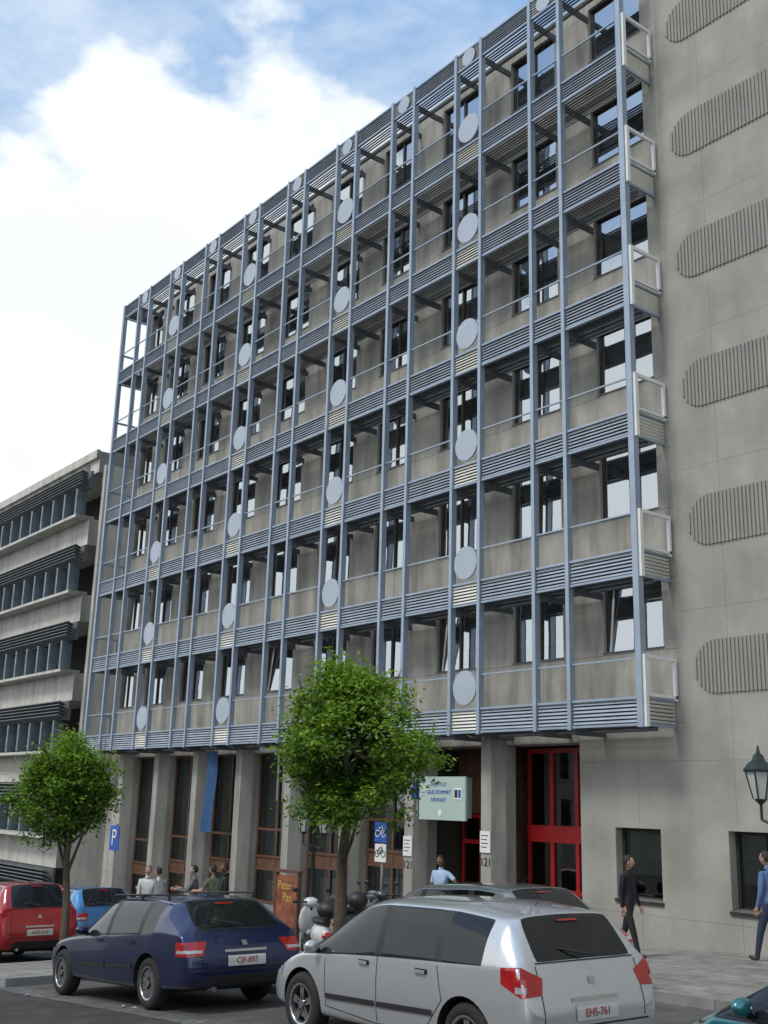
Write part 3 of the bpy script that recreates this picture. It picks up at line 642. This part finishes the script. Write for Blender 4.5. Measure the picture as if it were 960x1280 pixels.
# ---------------------------------------------------------------- people
SKIN=M('skin_light',(.5,.3,.22),.55,0,.06); SKIN2=M('skin_brown',(.16,.08,.05),.5,0,.06); HAIR=M('hair_dark',(.02,.015,.012),.7,0,.2,40); HAIRG=M('hair_grey',(.15,.14,.13),.7,0,.2,40)
EYE=M('eye_white',(.7,.7,.68),.3,0,.02); LIP=M('lip',(.3,.12,.1),.5,0,.05); SHOE=M('shoe',(.03,.025,.02),.4,0,.1)
def cloth(n,c): return M(n,c,.85,0,.15,6,bump=.3,bscale=12)
def person(loc,yaw,shirt,pants,skin=SKIN,hair=HAIR,h=1.74,legs=((0,0),(0,0)),arms=((5,6,12),(5,6,12)),sleeve='long',lean=0,head=0,zoff=.12,name='pedestrian'):
    k=h/1.75; J={};E=[];R={}
    def j(n,p,r): J[n]=Vector(p);R[n]=r
    t=sin(radians(lean))
    j('pel',(0,0,.95),(.13,.15)); j('sp',(.01+.2*t,0,1.12),(.115,.14)); j('ch',(.42*t,0,1.33),(.125,.17)); j('nb',(.55*t,0,1.47),(.065,.07)); j('nt',(.02+.6*t,0,1.57),(.05,.05))
    E=[('pel','sp','t'),('sp','ch','t'),('ch','nb','t'),('nb','nt','n')]
    for s,nm,(a,kb) in ((1,'l',legs[0]),(-1,'r',legs[1])):
        a=radians(a);kb=radians(kb)
        hip=Vector((0,s*.095,.91)); kn=hip+Vector((sin(a)*.42,s*.01,-cos(a)*.42)); an=kn+Vector((sin(a-kb)*.41,0,-cos(a-kb)*.41)); ta=max(-.9,(a-kb)*.6)
        toe=an+Vector((.15*cos(ta),s*.02,-.035+.15*sin(ta)))
        j('hip'+nm,hip,(.095,.095)); j('kn'+nm,kn,(.064,.064)); j('an'+nm,an,(.042,.042)); j('he'+nm,an+Vector((-.02,0,-.035)),(.04,.04)); j('to'+nm,toe,(.032,.042))
        E+=[('pel','hip'+nm,'p'),('hip'+nm,'kn'+nm,'p'),('kn'+nm,'an'+nm,'p'),('an'+nm,'he'+nm,'s'),('he'+nm,'to'+nm,'s')]
    hands=[]
    for s,nm,(a,ab,el) in ((1,'l',arms[0]),(-1,'r',arms[1])):
        a=radians(a);ab=radians(ab);el=radians(el)
        sh=Vector((.48*t,s*.175,1.42)); d1=Vector((sin(a)*cos(ab),s*sin(ab),-cos(a)*cos(ab))); e=sh+d1*.29
        if ab>.6: d2=Vector((.35,-s*.75,-.55)).normalized()
        else: d2=Vector((sin(a+el)*cos(ab*.5),s*sin(ab*.3),-cos(a+el)))
        w=e+d2*.25
        j('sh'+nm,sh,(.068,.068)); j('el'+nm,e,(.045,.045)); j('wr'+nm,w,(.028,.03)); j('pa'+nm,w+d2*.07,(.02,.034))
        E+=[('ch','sh'+nm,'t'),('sh'+nm,'el'+nm,'u'),('el'+nm,'wr'+nm,'f'),('wr'+nm,'pa'+nm,'h')]; hands.append((w,d2.normalized(),s))
    names=list(J); me=D.meshes.new('p'); me.from_pydata([J[n] for n in names],[(names.index(a),names.index(b)) for a,b,_ in E],[])
    ob=D.objects.new('p',me); COL.objects.link(ob); ob.modifiers.new('s','SKIN'); ss=ob.modifiers.new('d','SUBSURF'); ss.levels=2; ss.render_levels=2
    for i,n in enumerate(names):
        sv_=me.skin_vertices[0].data[i]; sv_.radius=R[n]; sv_.use_root=(n=='pel')
    dg=bpy.context.evaluated_depsgraph_get(); dg.update(); m2=D.meshes.new_from_object(ob.evaluated_get(dg)); D.objects.remove(ob)
    b=MB(); sl={'t':shirt,'n':skin,'p':pants,'s':SHOE,'u':shirt,'f':shirt if sleeve=='long' else skin,'h':skin}
    vs=[v.co.copy() for v in m2.vertices]; b.v=[tuple(v) for v in vs]
    segs=[(J[a],J[c],q) for a,c,q in E]
    for p in m2.polygons:
        c=sum((vs[i] for i in p.vertices),Vector())/len(p.vertices); best=None
        for a,e,q in segs:
            d=e-a; u=max(0,min(1,(c-a).dot(d)/d.length_squared)); dd=(a+d*u-c).length-(.05 if q=='t' else 0)
            if best is None or dd<best[0]: best=(dd,q,u)
        q=best[1]
        if q=='t' and c.z<.99: q='p'
        m_=sl[q]
        if q=='u' and sleeve=='short' and best[2]>.7: m_=skin
        b.f.append(list(p.vertices)); b.m.append(b.mi(m_)); b.sm.append(True)
    for w,d,s in hands:
        side=Vector((1,0,0)); side=(side-d*side.dot(d)).normalized(); nrm=d.cross(side)
        pc=w+d*.09; inn=nrm*(-1 if nrm.y*s>0 else 1)
        for i,(o,ln) in enumerate(((.03,.07),(.01,.078),(-.01,.072),(-.028,.055))):
            p0=pc+side*o; p1=p0+(d+inn*.25).normalized()*ln*.5; p2=p1+(d+inn*.9).normalized()*ln*.5
            b.cyl(p0-d*.02,p1,.0095,.009,skin,6); b.cyl(p1,p2,.009,.007,skin,6)
        p0=w+d*.035+side*.022; p1=p0+(d+side*1.0+inn*.3).normalized()*.04; p2=p1+(d+side*.2+inn*.5).normalized()*.03
        b.cyl(p0,p1,.012,.01,skin,6); b.cyl(p1,p2,.01,.008,skin,6)
    hc=J['nt']+Vector((.015,0,.10)); Rh=RZ(radians(head)); n,kk=20,14; hv=[];hf=[]
    for jj in range(kk+1):
        ph=pi*jj/kk
        for i in range(n):
            tt=2*pi*i/n; x,y,z=sin(ph)*cos(tt),sin(ph)*sin(tt),cos(ph)
            rx,ry,rz=.1,.077,.118
            if z<-.2: q=1+(z+.2)*.38; ry*=q; rx*=(1+(z+.2)*.2) if x>0 else q*.9
            px,py,pz=x*rx,y*ry,z*rz
            if abs(y)<.33 and x>.7 and -.35<z<.05: px+=.02*(1-abs(z+.2)/.25 if abs(z+.2)<.25 else 0)*(1-abs(y)/.35)
            if x>.6 and .0<z<.3 and .15<abs(y)<.6: px-=.006
            hv.append(hc+Rh@Vector((px,py,pz)))
    for jj in range(kk):
        for i in range(n):
            f=(jj*n+i,(jj+1)*n+i,(jj+1)*n+(i+1)%n,jj*n+(i+1)%n); hf.append(f)
    b.add(hv,hf,skin,True)
    hv2=[];hf2=[]
    for jj in range(kk+1):
        ph=pi*jj/kk
        for i in range(n):
            tt=2*pi*i/n; x,y,z=sin(ph)*cos(tt),sin(ph)*sin(tt),cos(ph); ry=.084*(1 if z>-.2 else .85)
            hv2.append(hc+Rh@Vector((x*.108-.004,y*ry,z*.127+.002)))
    for jj in range(kk):
        for i in range(n):
            tt=2*pi*(i+.5)/n; z=cos(pi*(jj+.5)/kk)
            lim=.55 if cos(tt)>.45 else (.05 if cos(tt)>0 else -.5)
            if z>lim: hf2.append((jj*n+i,(jj+1)*n+i,(jj+1)*n+(i+1)%n,jj*n+(i+1)%n))
    b.add(hv2,hf2,hair,True)
    for s in(1,-1):
        b.ellip(hc+Rh@Vector((.083,s*.031,.012)),(.011,.013,.009),EYE,n=8,k=5); b.ellip(hc+Rh@Vector((.092,s*.031,.012)),(.005,.006,.006),HAIR,n=6,k=4)
        b.ellip(hc+Rh@Vector((.088,s*.032,.032)),(.006,.018,.004),hair,n=6,k=4); b.ellip(hc+Rh@Vector((-.005,s*.08,-.005)),(.018,.008,.03),skin,n=8,k=5)
    b.ellip(hc+Rh@Vector((.088,0,-.055)),(.008,.024,.008),LIP,n=8,k=5)
    o=b.obj(name); low=min(v.co.z for v in o.data.vertices)
    o.scale=(k,k,k); o.rotation_euler=(0,0,yaw); o.location=(loc[0],loc[1],gz(loc[0])+zoff-low*k)
    return o
BS=cloth('black_suit',(.015,.015,.018)); LBS=cloth('light_blue_shirt',(.35,.47,.65)); NAVY=cloth('navy_trousers',(.03,.04,.08)); WS=cloth('white_shirt',(.6,.6,.57)); GRY=cloth('grey_cloth',(.14,.14,.15)); OLV=cloth('olive_shirt',(.13,.14,.09)); BLU=cloth('blue_shirt',(.10,.17,.34)); TAN=cloth('tan_cloth',(.3,.26,.2))
person((-13.05,15.6),radians(15),BS,BS,h=1.66,legs=((-16,8),(18,4)),arms=((10,1,14),(-10,1,14)),head=25)
person((-19.25,16.75),radians(-70),LBS,NAVY,SKIN2,h=1.78,arms=((10,50,80),(5,8,20)),sleeve='short',legs=((3,2),(-3,0)))
person((-11.02,16.7),radians(180),BLU,NAVY,SKIN,h=1.72,legs=((18,5),(-20,10)))
person((-25.7,12.9),radians(-30),WS,GRY,SKIN,HAIRG,h=1.74)
person((-26.3,13.5),radians(200),WS,BLU,SKIN,arms=((40,10,60),(5,6,12)),h=1.7)
person((-25.0,13.8),radians(230),GRY,BS,SKIN,arms=((30,10,70),(30,10,70)),h=1.72)
person((-23.6,13.6),radians(190),OLV,TAN,SKIN,h=1.7,lean=12,arms=((35,8,50),(20,8,40)),sleeve='short')
person((-24.4,14.3),radians(250),BS,NAVY,SKIN2,h=1.75)
person((-43,14.5),radians(20),WS,GRY,SKIN,h=1.74)
# ---------------------------------------------------------------- street furniture
def lamp(x,y,ztop,h=.78,arm=.43,base=.12):
    e=empty('street_lamp'); b=MB(); zg=gz(x)+base
    b.lathe((x,y,zg),(0,0,1),[(.16,0),(.16,.12),(.11,.2),(.1,.55),(.065,.65),(.055,1.2),(.04,ztop-zg-.6),(.06,ztop-zg-.57),(.03,ztop-zg-.5),(.025,ztop-zg-.1),(.0,ztop-zg)],LGREEN,14)
    for s in(1,-1):
        xl=x+s*arm; zl=ztop-.95
        pts=[Vector((x,y,ztop-1.2)),Vector((x+s*arm*.5,y,ztop-1.28)),Vector((xl,y,ztop-1.2)),Vector((xl,y,zl-.05))]
        for p,q in zip(pts,pts[1:]): b.cyl(p,q,.02,.02,LGREEN,8)
        b.lathe((xl,y,zl-.05),(0,0,1),[(.02,0),(.07,.05),(.1,.08)],LGREEN,8,False)
        b.lathe((xl,y,zl),(0,0,1),[(.1,.03),(.185,.4)],LGLASS,6,False)
        b.lathe((xl,y,zl),(0,0,1),[(.215,.40),(.22,.43),(.15,.52),(.09,.56),(.07,.63),(.03,.66),(.015,.75),(0,.78)],LGREEN,6,False)
        b.lathe((xl,y,zl),(0,0,1),[(.0,.4),(.215,.4)],LGREEN,6,False)
        a0=Vector((0,0,1)).orthogonal().normalized(); b0=Vector((0,0,1)).cross(a0)
        for i in range(6):
            d=a0*cos(pi*i/3)+b0*sin(pi*i/3); c=Vector((xl,y,zl)); b.cyl(c+d*.1+Vector((0,0,.03)),c+d*.19+Vector((0,0,.4)),.012,.012,LGREEN,5)
    b.obj('post_and_lanterns',e)
lamp(-8.85,14.0,1.1); lamp(-22.0,15.2,.2)
def pole(name,x,y,zt,r=.03):
    e=empty(name); b=MB(); b.cyl((x,y,gz(x)+.1),(x,y,zt),r,r,GALV,10); b.cyl((x,y,zt),(x,y,zt+.01),r+.005,r+.005,BLACK,10); b.obj('pole',e); return e
e=pole('parking_sign',-27.9,13.0,-.75); b=MB(); b.box(-28.17,-27.63,12.94,12.96,-1.4,-.78,BLUEP); b.obj('panel',e); text('P',(-27.9,12.93,-1.09),.58,WP,e)
e=pole('cycle_sign',-18.5,14.5,-.35); b=MB(); b.box(-18.7,-18.3,14.44,14.46,-.8,-.4,BLUEP); b.box(-18.68,-18.32,14.44,14.46,-1.18,-.83,WP)
def ring(b,c,r,w,m): b.lathe(c,(0,-1,0),[(r-w,0),(r-w,.006),(r,.006),(r,0)],m,20)
for dz,mm in((-.63,WP),(-1.02,BLACK)):
    for dx in(-.1,.1): ring(b,(-18.5+dx,14.438,dz),.07,.014,mm)
    for p,q in (((-.1,0),(-.03,.12)),((-.03,.12),(.07,.12)),((.1,0),(.06,.16)),((-.03,.12),(.01,0)),((.01,0),(.07,.12)),((-.1,0),(.01,0))):
        b.cyl((-18.5+p[0],14.434,dz+p[1]),(-18.5+q[0],14.434,dz+q[1]),.007,.007,mm,5)
b.obj('panels',e)
e=empty('poster_stand'); b=MB(); x,y=-20.0,13.2; z=gz(x)+.12; PO=M('poster_orange',(.25,.08,.04),.6,0,.6,4)
for s in(-.42,.42): b.box(x+s-.03,x+s+.03,y-.03,y+.05,z,z+1.5,BROWN)
b.box(x-.39,x+.39,y-.02,y+.03,z+.45,z+1.45,PO); b.box(x-.46,x+.46,y-.05,y+.07,z+1.5,z+1.56,BROWN); b.box(x-.39,x+.39,y-.0,y+.03,z+.2,z+.44,BROWN); b.obj('stand',e)
text('Peter',(x-.05,y-.024,z+1.25),.24,M('poster_yellow',(.6,.42,.1),.5,0,.1),e); text('Pan',(x+.05,y-.024,z+1.02),.24,D.materials['poster_yellow'],e)
def scooter(x,y,yaw,col):
    e=empty('motor_scooter',Matrix.Translation((x,y,gz(x)+(.12 if y>12.4 else 0)))@Matrix.Rotation(yaw,4,'Z')); b=MB()
    for wx_ in(0,1.28):
        b.lathe((wx_,0,.25),(0,1,0),[(.15,-.05),(.22,-.055),(.25,-.02),(.25,.02),(.22,.055),(.15,.05)],RUB,24); b.lathe((wx_,0,.25),(0,1,0),[(.15,-.03),(.03,-.04),(.03,.04),(.15,.03)],CHROME,16)
    b.cyl((1.28,.07,.25),(1.1,.07,.65),.022,.022,CHROME,8); b.cyl((1.28,-.07,.25),(1.1,-.07,.65),.022,.022,CHROME,8); b.cyl((1.12,0,.6),(1.0,0,1.0),.03,.03,BLACK,8)
    b.ellip((1.16,0,.7),(.12,.2,.32),col,RY(radians(-18))); b.ellip((1.08,0,1.0),(.13,.15,.1),col); b.ellip((1.19,0,.98),(.05,.09,.06),HEADL)
    b.ellip((1.28,0,.48),(.2,.075,.1),col); b.cyl((1.0,-.33,1.02),(1.0,.33,1.02),.016,.016,BLACK,8)
    for s in(1,-1):
        b.cyl((1.0,s*.28,1.02),(1.0,s*.36,1.02),.025,.025,RUB,8); b.cyl((1.02,s*.24,1.03),(1.04,s*.3,1.2),.007,.007,BLACK,5); b.ellip((1.03,s*.32,1.23),(.02,.06,.04),BLACK)
    b.box(.55,1.1,-.16,.16,.3,.36,BLACK); b.ellip((.25,0,.52),(.48,.17,.22),col); b.ellip((.3,0,.76),(.42,.15,.07),BLACK); b.ellip((.0,.1,.3),(.3,.05,.1),GRATE)
    b.ellip((-.22,0,.55),(.06,.12,.07),TAIL); b.ellip((-.15,0,.98),(.2,.2,.16),BLACK); b.cyl((-.15,0,.7),(-.15,0,.9),.04,.06,BLACK,8)
    b.cyl((1.05,0,1.05),(1.1,0,1.35),.01,.01,BLACK); b.cyl((.5,.12,.3),(.48,.2,0),.012,.012,CHROME,6)
    b.obj('scooter_body',e)
scooter(-16.9,12.0,radians(160),M('scooter_white',(.6,.6,.6),.3,0,.05,coat=.6))
scooter(-17.6,13.3,radians(120),M('scooter_dark',(.04,.045,.06),.3,0,.05,coat=.6))
scooter(-18.3,13.4,radians(110),M('scooter_grey',(.25,.26,.28),.3,.3,.05,coat=.6))
